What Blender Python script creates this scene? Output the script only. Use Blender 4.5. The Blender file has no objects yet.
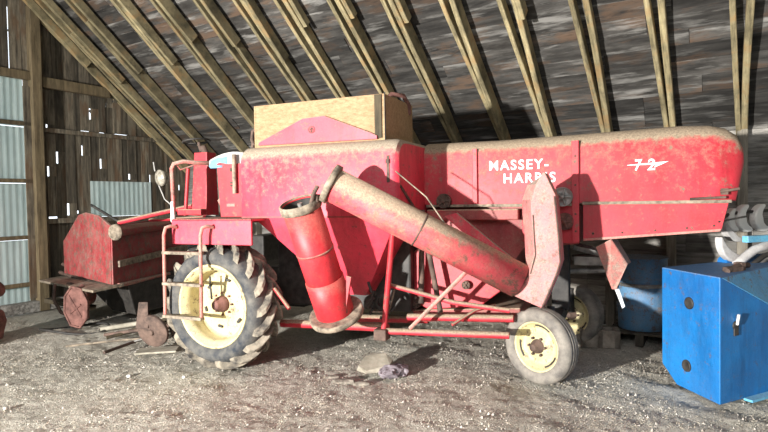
import bpy, bmesh, math, random
from mathutils import Vector, Matrix, Quaternion, noise
C = bpy.context.scene.collection
R = math.radians
rnd = random.Random(7)

# ------------------------------------------------------------------ mesh helper
class M:
    def __init__(s): s.v = []; s.f = []; s.sm = []
    def add(s, vs, fs, smooth=False):
        o = len(s.v); s.v += [tuple(p) for p in vs]
        for f in fs: s.f.append([i+o for i in f]); s.sm.append(smooth)
        return s
    def hexa(s, p):                       # 8 points, bottom ring then top ring
        return s.add(p, [(0,3,2,1),(4,5,6,7),(0,1,5,4),(1,2,6,5),(2,3,7,6),(3,0,4,7)])
    def box(s, c, d, rot=None):
        h = [x/2 for x in d]
        p = [Vector((sx*h[0], sy*h[1], sz*h[2])) for sz in (-1,1) for sx,sy in ((-1,-1),(1,-1),(1,1),(-1,1))]
        if rot is not None: p = [rot @ q for q in p]
        return s.hexa([q+Vector(c) for q in p])
    def mm(s, a, b):
        return s.box([(a[i]+b[i])/2 for i in range(3)], [abs(b[i]-a[i]) for i in range(3)])
    def prism(s, poly, v0, v1):           # poly in (x,z), extruded along y
        n = len(poly)
        vs = [(x, v0, z) for x,z in poly]+[(x, v1, z) for x,z in poly]
        return s.add(vs, [tuple(range(n)), tuple(range(2*n-1, n-1, -1))]+[(i, i+n, (i+1)%n+n, (i+1)%n) for i in range(n)])
    def plate(s, pts, t):                 # a flat sheet through 3-D points, thickness t
        P = [Vector(p) for p in pts]; n = len(P)
        nn = (P[1]-P[0]).cross(P[2]-P[0]).normalized()*t/2
        return s.add([p-nn for p in P]+[p+nn for p in P],
            [tuple(range(n)), tuple(range(2*n-1, n-1, -1))]+[(i, i+n, (i+1)%n+n, (i+1)%n) for i in range(n)])
    def loft(s, rings, cap=True, smooth=True, closed=True):
        n = len(rings[0]); o = len(s.v)
        vs = [p for r in rings for p in r]; fs = []
        for k in range(len(rings)-1):
            for i in range(n if closed else n-1):
                j = (i+1) % n
                fs.append((k*n+i, k*n+j, (k+1)*n+j, (k+1)*n+i))
        s.add(vs, fs, smooth)
        if cap:
            s.add(list(rings[0]), [tuple(range(n))]); s.add(list(rings[-1]), [tuple(range(n))])
        return s
    def tube(s, pts, r, n=10, cap=True, flat=None):
        P = [Vector(p) for p in pts]; rs = r if isinstance(r, (list, tuple)) else [r]*len(P)
        t0 = (P[1]-P[0]).normalized(); up = Vector((0,0,1)) if abs(t0.z) < .9 else Vector((1,0,0))
        a = t0.cross(up).normalized(); rings = []
        for i, p in enumerate(P):
            if i == 0: t = t0
            elif i == len(P)-1: t = (P[i]-P[i-1]).normalized()
            else: t = ((P[i+1]-P[i]).normalized()+(P[i]-P[i-1]).normalized()).normalized()
            a = (a-t*a.dot(t)).normalized(); b = t.cross(a)
            k = 1 if flat is None else flat
            rings.append([p+(a*math.cos(q)+b*math.sin(q)*k)*rs[i] for q in [2*math.pi*j/n for j in range(n)]])
        return s.loft(rings, cap)
    def lathe(s, prof, o=(0,0,0), ax=(0,1,0), n=40, smooth=True, close=False):
        ax = Vector(ax).normalized(); o = Vector(o)
        u = ax.cross(Vector((0,0,1)) if abs(ax.z) < .9 else Vector((1,0,0))).normalized(); w = ax.cross(u)
        pr = list(prof)+([prof[0]] if close else [])
        rings = [[o+ax*h+(u*math.cos(q)+w*math.sin(q))*max(r, .0005) for q in [2*math.pi*j/n for j in range(n)]] for r, h in pr]
        return s.loft(rings, False, smooth)
    def build(s, name, mat, parent=None, bevel=0, seg=2, wn=False):
        me = bpy.data.meshes.new(name); me.from_pydata(s.v, [], s.f)
        me.polygons.foreach_set('use_smooth', s.sm)
        bm = bmesh.new(); bm.from_mesh(me)
        bmesh.ops.recalc_face_normals(bm, faces=bm.faces)
        bm.to_mesh(me); bm.free()
        me.materials.append(mat)
        o = bpy.data.objects.new(name, me); C.objects.link(o)
        if parent is not None: o.parent = parent
        if bevel:
            b = o.modifiers.new('b', 'BEVEL'); b.width = bevel; b.segments = seg; b.limit_method = 'ANGLE'; b.angle_limit = R(35)
            b.harden_normals = False
        return o

def tag(o, label=None, cat=None, group=None, kind=None):
    if label: o['label'] = label
    if cat: o['category'] = cat
    if group: o['group'] = group
    if kind: o['kind'] = kind
    return o
def empty(name, loc=(0,0,0), rz=0, parent=None):
    o = bpy.data.objects.new(name, None); C.objects.link(o)
    o.location = loc; o.rotation_euler = (0,0,rz); o.empty_display_size = .2
    if parent is not None: o.parent = parent
    return o
def lerp(a, b, t): return tuple(a[i]+(b[i]-a[i])*t for i in range(len(a)))

# ------------------------------------------------------------------ materials
def nodes(name):
    m = bpy.data.materials.new(name); m.use_nodes = True
    nt = m.node_tree; return m, nt, nt.nodes['Principled BSDF']
def tex(nt, scale, detail=6, rough=.6, vec=None, stretch=None, kind='Object'):
    tc = nt.nodes.new('ShaderNodeTexCoord'); out = tc.outputs[kind]
    if vec is not None: out = vec
    if stretch:
        mp = nt.nodes.new('ShaderNodeMapping'); mp.inputs['Scale'].default_value = stretch
        nt.links.new(out, mp.inputs[0]); out = mp.outputs[0]
    n = nt.nodes.new('ShaderNodeTexNoise'); n.inputs['Scale'].default_value = scale
    n.inputs['Detail'].default_value = detail; n.inputs['Roughness'].default_value = rough
    nt.links.new(out, n.inputs['Vector']); return n.outputs['Fac']
def ramp(nt, fac, stops):
    r = nt.nodes.new('ShaderNodeValToRGB'); nt.links.new(fac, r.inputs[0]); e = r.color_ramp.elements
    while len(e) < len(stops): e.new(.5)
    for i, (p, c) in enumerate(stops):
        e[i].position = p; e[i].color = (c, c, c, 1) if isinstance(c, (int, float)) else (*c, 1)
    return r.outputs[0]
def mix(nt, fac, a, b, mode='MIX'):
    m = nt.nodes.new('ShaderNodeMix'); m.data_type = 'RGBA'; m.blend_type = mode
    for i, x in ((0, fac), (6, a), (7, b)):
        if isinstance(x, (int, float)): m.inputs[i].default_value = x
        elif isinstance(x, tuple): m.inputs[i].default_value = (*x, 1)
        else: nt.links.new(x, m.inputs[i])
    return m.outputs[2]
def mth(nt, op, a, b=0.0):
    m = nt.nodes.new('ShaderNodeMath'); m.operation = op
    for i, x in ((0, a), (1, b)):
        if isinstance(x, (int, float)): m.inputs[i].default_value = x
        else: nt.links.new(x, m.inputs[i])
    m.use_clamp = False; return m.outputs[0]
def bump(nt, bs, h, st=.3, d=.01):
    b = nt.nodes.new('ShaderNodeBump'); b.inputs['Strength'].default_value = st; b.inputs['Distance'].default_value = d
    nt.links.new(h, b.inputs['Height']); nt.links.new(b.outputs[0], bs.inputs['Normal'])

def paint(name, base, fade, dust=(.36,.29,.2), dust_amt=.8, rust=.55, rough=.42, side=.12, metal=0, fade_at=.45):
    m, nt, bs = nodes(name)
    n1 = tex(nt, 1.7, 5, .6); n2 = tex(nt, 13, 12, .78); n3 = tex(nt, 6, 9, .72, stretch=(1,1,.18)); n4 = tex(nt, 60, 8, .8); n5 = tex(nt, 4.5, 10, .75)
    col = mix(nt, ramp(nt, n1, [(fade_at-.15, 0), (fade_at+.33, 1)]), base, fade)
    dk = tuple(c*.38 for c in base)
    col = mix(nt, ramp(nt, n3, [(.48, 0), (.72, .6)]), col, dk)               # grime that ran down
    col = mix(nt, ramp(nt, n5, [(.48, 0), (.74, .38)]), col, tuple(c*.6 for c in base))
    col = mix(nt, ramp(nt, n4, [(.30, .75), (.44, 0)]), col, dk)              # fine pitting
    col = mix(nt, ramp(nt, n2, [(rust+.02, 0), (rust+.09, .9)]), col, (.10,.05,.035))
    col = mix(nt, ramp(nt, n4, [(.60, 0), (.72, .32)]), col, tuple(.5*c+.5*d for c, d in zip(fade, (.6,.5,.45))))
    # dust that settled on whatever faces up
    g = nt.nodes.new('ShaderNodeNewGeometry'); sx = nt.nodes.new('ShaderNodeSeparateXYZ'); nt.links.new(g.outputs['Normal'], sx.inputs[0])
    up = ramp(nt, mth(nt, 'ADD', sx.outputs['Z'], mth(nt, 'MULTIPLY', mth(nt, 'SUBTRACT', n2, .5), 1.1)), [(.05, 0), (.40, dust_amt)])
    film = mth(nt, 'MULTIPLY', ramp(nt, n5, [(.36, 0), (.62, side*1.5)]), ramp(nt, n2, [(.38, .35), (.58, 1)]))
    d = mth(nt, 'MAXIMUM', up, film)
    col = mix(nt, d, col, mix(nt, ramp(nt, n4, [(.35, 0), (.65, 1)]), tuple(c*.55 for c in dust), tuple(min(1, c*1.45) for c in dust)))
    nt.links.new(col, bs.inputs['Base Color'])
    bs.inputs['Metallic'].default_value = metal
    nt.links.new(mth(nt, 'ADD', mth(nt, 'MULTIPLY', d, .5), mth(nt, 'ADD', rough, mth(nt, 'MULTIPLY', n2, .12))), bs.inputs['Roughness'])
    bump(nt, bs, n2, .3, .006)
    return m
def plain(name, a, b, scale=8, rough=.7, metal=0, stretch=None, bm=.25, lo=.35, hi=.65, dist=.01):
    m, nt, bs = nodes(name)
    n = tex(nt, scale, 8, .65, stretch=stretch)
    nt.links.new(ramp(nt, n, [(lo, a), (hi, b)]), bs.inputs['Base Color'])
    bs.inputs['Roughness'].default_value = rough; bs.inputs['Metallic'].default_value = metal
    bump(nt, bs, n, bm, dist); return m
def wood(name, dark, light, grain=(1,14,14), scale=2.2, stain=.5, accent=None, per=True, stain_c=(.02,.017,.014), wisp=None):
    m, nt, bs = nodes(name)
    # every board samples its own piece of grain and its own tone (colour attribute 'tone')
    at = nt.nodes.new('ShaderNodeAttribute'); at.attribute_name = 'tone'
    tc = nt.nodes.new('ShaderNodeTexCoord')
    va = nt.nodes.new('ShaderNodeVectorMath'); va.operation = 'MULTIPLY_ADD'; nt.links.new(at.outputs['Color'], va.inputs[0])
    va.inputs[1].default_value = (13, 7, 5); nt.links.new(tc.outputs['Object'], va.inputs[2])
    vec = va.outputs[0] if per else None
    g = tex(nt, scale, 9, .62, vec=vec, stretch=grain); w = tex(nt, 1.3, 7, .65, vec=vec, stretch=tuple(1 if x == 1 else 3 for x in grain))
    k = tex(nt, scale*3, 6, .7, vec=vec, stretch=grain)
    col = ramp(nt, g, [(.3, dark), (.68, light)])
    if accent: col = mix(nt, ramp(nt, w, [(.52, 0), (.62, .75)]), col, accent)
    col = mix(nt, ramp(nt, w, [(.3, stain), (.5, 0)]), col, stain_c)
    col = mix(nt, ramp(nt, k, [(.3, .6), (.45, 0)]), col, tuple(c*.35 for c in dark))
    if wisp: col = mix(nt, ramp(nt, tex(nt, scale*.8, 8, .6, vec=vec, stretch=tuple(x if x == 1 else 7 for x in grain)), [(.54, 0), (.66, .85)]), col, wisp)
    if per:
        sx = nt.nodes.new('ShaderNodeSeparateXYZ'); nt.links.new(at.outputs['Color'], sx.inputs[0])
        v = ramp(nt, sx.outputs['X'], [(0, .35), (1, 1.0)]); col = mix(nt, 1.0, col, v, 'MULTIPLY')
    nt.links.new(col, bs.inputs['Base Color']); bs.inputs['Roughness'].default_value = .85
    bump(nt, bs, g, .5, .012); return m

RED   = paint('red_paint', (.44,.010,.022), (.62,.042,.068), dust=(.29,.24,.165), dust_amt=.95, side=.06)
REDT  = paint('faded_tank_paint', (.60,.020,.046), (.76,.075,.125), dust=(.33,.29,.215), dust_amt=.95, side=.05, fade_at=.42)
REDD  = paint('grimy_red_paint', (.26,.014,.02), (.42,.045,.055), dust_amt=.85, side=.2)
REDDUSTY = paint('dusty_red_paint', (.50,.06,.06), (.62,.24,.2), dust=(.4,.3,.24), dust_amt=.9, rust=.5, side=.65)
BLUE  = paint('blue_paint', (.004,.12,.38), (.010,.23,.60), dust=(.25,.32,.38), dust_amt=.35, rust=.555, side=.05, rough=.4)
REDC  = paint('clean_bright_red', (.56,.014,.022), (.70,.04,.06), dust_amt=.25, side=.04)
SKY2  = paint('worn_mid_blue', (.015,.26,.60), (.05,.42,.72), dust=(.6,.72,.78), dust_amt=.15, rust=.52, side=.15)  # brighter hopper blue: light caught by the tilted face painted in, plus wear
SKY   = paint('pale_blue_paint', (.06,.4,.68), (.2,.58,.8), dust=(.5,.55,.55), dust_amt=.3, rust=.55)
CREAM = paint('cream_paint', (.58,.49,.23), (.72,.65,.40), rust=.52, dust_amt=.35, side=.1)
RUST  = plain('rusty_iron', (.045,.03,.024), (.17,.11,.085), 9, .85)
RUSTR = plain('rusty_red_iron', (.07,.028,.022), (.24,.11,.09), 9, .8)
DARK  = plain('greasy_dark_iron', (.012,.011,.01), (.05,.045,.04), 12, .6)
STEEL = plain('dull_grey_steel', (.16,.155,.15), (.4,.38,.35), 9, .5, .5)
TAN   = plain('dusty_metal', (.10,.08,.06), (.38,.31,.23), 14, .8)
RUB   = plain('dusty_rubber', (.02,.026,.036), (.16,.15,.13), 7, .85, lo=.35, hi=.7)
RUBL  = plain('pale_dusty_rubber', (.12,.11,.10), (.33,.30,.255), 7, .85, lo=.35, hi=.7)
LUGM  = plain('dusty_lug_rubber', (.04,.037,.035), (.30,.26,.20), 9, .9, lo=.35, hi=.6)
WHITE = plain('white_enamel', (.8,.8,.78), (.92,.92,.9), 20, .5, bm=.02)
BLACK = plain('black_void', (.006,.006,.006), (.02,.02,.02), 5, .7)
CONC  = plain('concrete', (.18,.15,.12), (.38,.33,.27), 10, .9)
STRAW = plain('straw', (.42,.35,.25), (.78,.70,.57), 3, .8)
STONE = plain('stone', (.3,.26,.22), (.75,.70,.63), 3, .85)
CHALK = plain('white_stone', (.75,.74,.7), (.9,.89,.86), 3, .8)
GREYP = plain('weathered_white_plastic', (.34,.32,.31), (.72,.7,.68), 5, .6)
CLOTH = plain('dirty_violet_sack', (.12,.10,.115), (.42,.37,.40), 10, .9)
SLATE = plain('dusty_stone_slab', (.24,.22,.17), (.46,.42,.34), 8, .9)
RAFT  = wood('rafter_wood', (.10,.085,.045), (.54,.45,.255), grain=(16,1.6,1.6), stain=.5, scale=1.6, accent=(.42,.27,.12))
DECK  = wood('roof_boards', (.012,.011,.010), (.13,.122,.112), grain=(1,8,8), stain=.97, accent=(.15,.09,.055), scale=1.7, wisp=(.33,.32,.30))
SIDE  = wood('siding_boards', (.16,.15,.135), (.56,.53,.48), grain=(1,9,9), stain=.75, scale=2.4, wisp=(.6,.58,.54))
GABL  = wood('gable_boards', (.06,.05,.037), (.34,.29,.21), grain=(14,14,1), stain=.8, accent=(.17,.10,.055), scale=2)
POSTW = wood('post_wood', (.10,.075,.04), (.3,.23,.13), grain=(9,9,1), stain=.4)
STUDW = wood('stud_wood', (.15,.13,.1), (.42,.38,.31), grain=(9,9,1), stain=.3)
PLY   = wood('plywood', (.27,.165,.085), (.46,.31,.175), grain=(2,5,5), stain=.25, scale=9, per=False, stain_c=(.25,.15,.06))
TIN   = plain('weathered_tin', (.46,.56,.56), (.72,.83,.81), 3, .6, 0, stretch=(1,1,.3))
DRUMB = paint('dull_drum_blue', (.06,.2,.4), (.14,.32,.5), dust=(.25,.25,.25), dust_amt=.6, rust=.5, side=.35)
CHUTE = paint('grimy_pink_spout', (.55,.05,.07), (.66,.22,.22), dust=(.40,.32,.26), dust_amt=.9, rust=.5, side=.55)
nt_ = TIN.node_tree; tr = nt_.nodes.new('ShaderNodeBsdfTranslucent'); tr.inputs[0].default_value = (.62,.80,.76,1); mx = nt_.nodes.new('ShaderNodeMixShader'); mx.inputs[0].default_value = .22  # translucent share added so the dim sheets glow with sky from behind
nt_.links.new(nt_.nodes['Principled BSDF'].outputs[0], mx.inputs[1]); nt_.links.new(tr.outputs[0], mx.inputs[2]); nt_.links.new(mx.outputs[0], nt_.nodes['Material Output'].inputs[0])
LENS  = plain('lamp_glass', (.16,.14,.11), (.5,.46,.38), 18, .25)

def tones(o):            # one random tone per loose board (8 vertices each)
    me = o.data; a = me.color_attributes.new('tone', 'FLOAT_COLOR', 'POINT')
    n = len(me.vertices); vals = []
    r = random.Random(len(o.name)*31+n); k = 0
    while k < n:
        c = (r.random(), r.random(), r.random(), 1)
        step = o.get('_bv', 8)
        for i in range(min(step, n-k)): vals += c
        k += step
    a.data.foreach_set('color', vals)
    if '_bv' in o: del o['_bv']
    return o

# ------------------------------------------------------------------ camera
cam_d = bpy.data.cameras.new('camera'); cam = bpy.data.objects.new('camera', cam_d); C.objects.link(cam)
cam_d.sensor_width = 36; cam_d.lens = 550/768*36
cam.matrix_world = Matrix.Translation((0,0,1.6)) @ Matrix.Rotation(R(90-1.67), 4, 'X') @ Matrix.Rotation(R(-1.0), 4, 'Z')
cam_d.clip_start = .05; bpy.context.scene.camera = cam

# ------------------------------------------------------------------ barn (local x along the long wall, y outwards)
barn_m = Matrix.Translation((-4.02,10.57,0)) @ Matrix.Rotation(R(-31.4), 4, 'Z')
def barn(o, kind='structure', label=None, cat=None, group=None):
    o.matrix_world = barn_m; return tag(o, label, cat, group, kind)
S0, S1 = -.12, 13.2
WB = .3                                   # inner face of the long wall
def roofz(b): return 2.38-.85*b
NRM = Vector((0,.648,.762)); SL = Vector((0,-.762,.648))   # roof normal, up-slope
# roof boards, each a plank running the barn's length
m = M(); base = Vector((0, WB+.1, roofz(WB+.1)))+NRM*.165
k = 0; d = -.25
while d < 7.4:
    w = rnd.uniform(.17,.24); s = S0-.35-rnd.random()
    while s < S1:
        L = rnd.uniform(2.2,4.2); e = min(s+L, S1+.3)
        off = rnd.uniform(0,.012); gap = .012 if rnd.random() < .12 else -.004
        a = base+SL*(d+gap/2)+NRM*off; b_ = base+SL*(d+w-gap/2)+NRM*(off+rnd.uniform(-.006,.008))
        p = []
        for q in (a, b_, ): pass
        p = [a+Vector((s,0,0)), a+Vector((e-.004,0,0)), b_+Vector((e-.004,0,0)), b_+Vector((s,0,0))]
        m.hexa(p+[x+NRM*.025 for x in p]); s = e
    d += w
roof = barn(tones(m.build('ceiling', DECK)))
m = M()
q0 = base+SL*(-.3)+NRM*.06; q1 = base+SL*7.4+NRM*.06
gaps_at = [4.2, 9.0]                      # shingles over the boards
for (a, b_) in ((-.3, .62), (.64, 1.43), (1.435, 3.1), (3.11, 7.4)):
    A = base+SL*a+NRM*.05; B = base+SL*b_+NRM*.05
    p = [A+Vector((S0-.6,0,0)), A+Vector((S1+.3,0,0)), B+Vector((S1+.3,0,0)), B+Vector((S0-.6,0,0))]
    m.hexa(p+[x+NRM*.02 for x in p])
barn(m.build('ceiling_shingles', DARK, None))
# long wall of horizontal siding
m = M(); z = 0
while z < 2.62:
    h = rnd.uniform(.17,.21); s = S0
    while s < S1:
        e = min(s+rnd.uniform(2.5,4.5), S1); t = rnd.uniform(0,.012)
        m.mm((s, WB+t, z+.002), (e-.004, WB+.03+t, z+h-.002)); s = e
    z += h
barn(tones(m.build('wall_back', SIDE)))
m = M(); m.mm((S0,WB+.045,0),(S1,WB+.06,2.62)); barn(m.build('wall_back_sheathing', DARK))
# bent rafters, each a pair of boards over a wall post
for i, s in enumerate([.06,.47,1.06,1.92,2.62,3.3,3.9,4.5,5.2,5.85,6.52,7.13,7.8,8.46,9.15,9.85,10.5,11.2]):
    m = M()
    r = random.Random(i*5+2)
    lap = -1.5-r.uniform(0,.5)
    for j, (ds, th, dep, ba, bb) in enumerate(((-.125,.05,.125,.26,-5.0), (.02,.06,.145,.26,lap-.5), (.08,.055,.13,lap+.25,-5.0))):
        n = 22; ring = []; bow = r.uniform(.02,.045)
        for kq in range(n+1):
            t = kq/n; b = ba+(bb-ba)*t
            sp = ds*(min(1, .25+(.26-b)*.45) if j == 0 else 1)
            wob = bow*math.sin(t*3.1+i) if j else 0
            c = Vector((s+sp+.008*math.sin(t*7+i*2), b, roofz(b)))+NRM*(wob+(.035 if j == 0 else .0 if j == 1 else -.015))
            top_ = c+NRM*(dep-wob)
            h_ = Vector((th/2,0,0)); ring.append([c-h_, c+h_, top_+h_, top_-h_])
        m.loft(ring, True, False)
    if s > .3: m.mm((s-.05, WB-.13, 0), (s+.05, WB-.001, 2.32 if i != 14 else 2.62))
    o = m.build('trim_%d' % (i+1), RAFT, None, .006, 1)
    o.data.materials.append(STUDW)
    for p in o.data.polygons[-6:] if s > .3 else []: p.material_index = 1
    a = o.data.color_attributes.new('tone', 'FLOAT_COLOR', 'POINT'); c = (r.uniform(.35,1), r.random(), r.random(), 1)
    vals = []
    for vi in range(len(o.data.vertices)): vals += c
    a.data.foreach_set('color', vals)
    barn(o)
# gable wall: upright boards with daylight between some of them
m = M(); b = .28
while b > -2.34:
    w = rnd.uniform(.1,.17); g = rnd.choice([.004,.004,.006,.02])
    top = roofz(b-w/2)+.3; z0 = -.05
    cuts = [z0, 1.38+rnd.uniform(-.03,.03), 2.80, top]
    for q in range(3):
        if cuts[q+1]-cuts[q] < .05: continue
        if q == 0 and -1.47 < b < -.5: cuts_ = (z0, 1.34)
        t = rnd.uniform(0,.02)
        lo = cuts[q]+rnd.choice([0,0,.03]); 
        if q == 1 and -1.47 < b < -.56: lo = 1.96+rnd.uniform(-.02,.04)
        hi = cuts[q+1]+(.02 if q == 2 else .0)
        if hi <= lo: continue
        if rnd.random() < .6 and hi-lo > .4:
            za = rnd.uniform(lo, hi-.25); zb = za+rnd.uniform(.04,.2); nt_ = rnd.uniform(.018,.045)
            m.mm((-.04-t, b-w-.004, lo), (-.015-t, b, za)); m.mm((-.04-t, b-w+nt_, za), (-.015-t, b, zb)); m.mm((-.04-t, b-w-.004, zb), (-.015-t, b, hi))
        else: m.mm((-.04-t, b-w-.004, lo), (-.015-t, b, hi))
    b -= w
b = -2.5
while b > -6.5:
    w = rnd.uniform(.12,.18)
    m.mm((-.04, b-w-(.003 if rnd.random() < .7 else -.02), 3.57), (-.015, b, roofz(b)+.3)); b -= w
m.mm((-.04,-2.62,0),(-.015,-2.5,3.57)); m.mm((-.04,-2.5,0),(-.015,-2.34,4.75))
barn(tones(m.build('wall_left', GABL)))
# gable framing
m = M(); m.mm((-.01,-2.56,0),(.13,-2.42,4.62)); barn(tones(m.build('trim_30', POSTW, None, .006)))
m = M(); m.mm((0,-2.42,3.42),(.09,-1.3,3.58)); barn(tones(m.build('trim_31', POSTW, None, .005)))
m = M(); m.mm((0,-2.42,2.74),(.05,-.3,2.81)); m.mm((0,-2.42,1.32),(.05,.2,1.4)); barn(tones(m.build('trim_32', GABL, None, .004)))
m = M(); m.mm((-.01,-6.4,3.5),(.08,-2.56,3.62)); barn(tones(m.build('trim_33', POSTW, None, .004)))
m = M()
for z in (2.84,1.98,1.13,.42): m.mm((.0,-6.4,z-.03),(.05,-2.56,z+.03))
barn(tones(m.build('trim_34', POSTW, None, .004)))
m = M(); m.mm((-.02,-6.4,0),(.12,.2,.16)); barn(tones(m.build('trim_35', SIDE, None, .01)))
m = M(); m.mm((.03,-2.66,.2),(.05,-2.56,3.4)); barn(tones(m.build('trim_36', GABL, None, .004)))
# corrugated sheets nailed to the gable wall
def sheet(b0, b1, z0, z1, x, label):
    n = int((b0-b1)/.02); m = M(); g = []
    for i in range(n+1):
        b = b0-(b0-b1)*i/n; q = x+.003*math.cos(i*.02/.09*2*math.pi)
        g.append((q, b))
    f = [(x_, b_, z0) for x_, b_ in g]; t = [(x_, b_, z1) for x_, b_ in g]
    fb = [(x_-.002, b_, z0) for x_, b_ in g]; tb = [(x_-.002, b_, z1) for x_, b_ in g]
    ring = [[p, q, r_, w_] for p, q, r_, w_ in zip(f, t, tb, fb)]
    m.loft(ring, True, False)
    return barn(m.build('metal_sheet', TIN), 'thing', label, 'metal sheet', 'corrugated sheets on the gable wall')
sheet(-2.63,-6.5,2.80,3.52,-.03,'pale corrugated metal sheet at the top of the stack left of the post')
sheet(-2.61,-6.5,1.95,2.79,-.03,'pale corrugated metal sheet between the middle rails left of the post')
sheet(-2.60,-6.5,1.10,1.94,-.03,'pale corrugated metal sheet above the lowest long sheet left of the post')
sheet(-2.58,-6.5,.14,1.09,-.03,'bluish corrugated metal sheet reaching down to the sill beam')
sheet(-.50,-1.64,1.405,2.0,-.008,'blue grey corrugated metal patch low in the dark board wall behind the header')

# ------------------------------------------------------------------ ground
def gz(x, y):
    h = .03*noise.noise((x*.9, y*.9, 0))+.014*noise.noise((x*4, y*4, 3))+.009*noise.noise((x*13, y*13, 5))
    return h-.014
def axis(a, b, c, d, big, small):
    r_ = []; x = a
    while x < d:
        r_.append(x); x += small if b <= x < c else big
    return r_
def grid():
    xs = axis(-11, -5.5, 5.2, 9, .1, .03); ys = axis(-5, 2.4, 7.6, 14, .1, .03); nx = len(xs)
    vs = [(x, y, gz(x, y)+.009*noise.noise((x*34, y*34, 1))) for y in ys for x in xs]
    fs = [(j*nx+i, j*nx+i+1, (j+1)*nx+i+1, (j+1)*nx+i) for j in range(len(ys)-1) for i in range(nx-1)]
    return vs, fs
m = M(); v_, f_ = grid(); m.add(v_, f_, True)
gm, nt, bs = nodes('packed_dirt')
a = tex(nt, .8, 6, .6); b = tex(nt, 14, 10, .75); c = tex(nt, 60, 6, .8); d = tex(nt, 3.5, 7, .7)
col = ramp(nt, a, [(.35, (.41,.38,.315)), (.65, (.60,.565,.48))])
col = mix(nt, ramp(nt, d, [(.45, 0), (.65, .6)]), col, (.66,.625,.54))
col = mix(nt, ramp(nt, b, [(.56, 0), (.66, .7)]), col, (.78,.745,.66))
col = mix(nt, ramp(nt, b, [(.34, .7), (.45, 0)]), col, (.21,.185,.15))
col = mix(nt, ramp(nt, c, [(.3, .7), (.45, 0)]), col, (.12,.10,.085))
col = mix(nt, ramp(nt, c, [(.6, 0), (.68, .7)]), col, (.85,.8,.72))
nt.links.new(col, bs.inputs['Base Color']); bs.inputs['Roughness'].default_value = .95
bump(nt, bs, mth(nt, 'ADD', b, mth(nt, 'MULTIPLY', c, .6)), .9, .03)
tag(m.build('floor', gm), kind='structure')
# chaff and gravel lying on it
def litter(n, fn, seed):
    r = random.Random(seed); m = M(); k = 0
    while k < n:
        y = 2.6+5.2*r.random()**1.3; x = (r.random()*2-1)*(.78*y)
        if (x+4.02)*.521+(y-10.57)*.854 > .15: continue
        if r.random() > .55+.9*noise.noise((x*1.5, y*1.5, 9)): continue
        fn(m, x, y, r); k += 1
    return m
def straw(m, x, y, r):
    L = r.uniform(.004,.02); w = r.uniform(.0007,.0017); a = r.random()*6.28; z = gz(x, y)+.008
    dx, dy = math.cos(a)*L/2, math.sin(a)*L/2; nx, ny = -math.sin(a)*w, math.cos(a)*w; t = r.uniform(-.004,.008)
    p = [(x-dx-nx, y-dy-ny, z), (x+dx-nx, y+dy-ny, z+t), (x+dx+nx, y+dy+ny, z+t), (x-dx+nx, y-dy+ny, z)]
    m.hexa(p+[(q[0], q[1], q[2]+w*1.5) for q in p])
def chip(m, x, y, r):
    s = r.uniform(.0022,.007)*(2.2 if r.random() < .05 else 1); z = gz(x, y)+s*.3; rr = [r.uniform(.6,1.2)*s for _ in range(6)]
    m.add([(x+rr[0],y,z),(x,y+rr[1],z),(x-rr[2],y,z),(x,y-rr[3],z),(x,y,z+rr[4]),(x,y,z-rr[5])],
          [(0,1,4),(1,2,4),(2,3,4),(3,0,4),(1,0,5),(2,1,5),(3,2,5),(0,3,5)])
tag(litter(13000, straw, 3).build('straw_litter', STRAW), 'short pale straw and chaff scattered over the dirt floor', 'straw', kind='stuff')
tag(litter(14000, chip, 5).build('gravel', STONE), 'small grey gravel chips scattered over the dirt floor', 'gravel', kind='stuff')

# ------------------------------------------------------------------ the combine
CB = empty('combine_harvester', (-1.5,5.2,0), R(-23))
tag(CB, 'old red self-propelled combine harvester parked along the barn wall', 'combine harvester')

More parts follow.
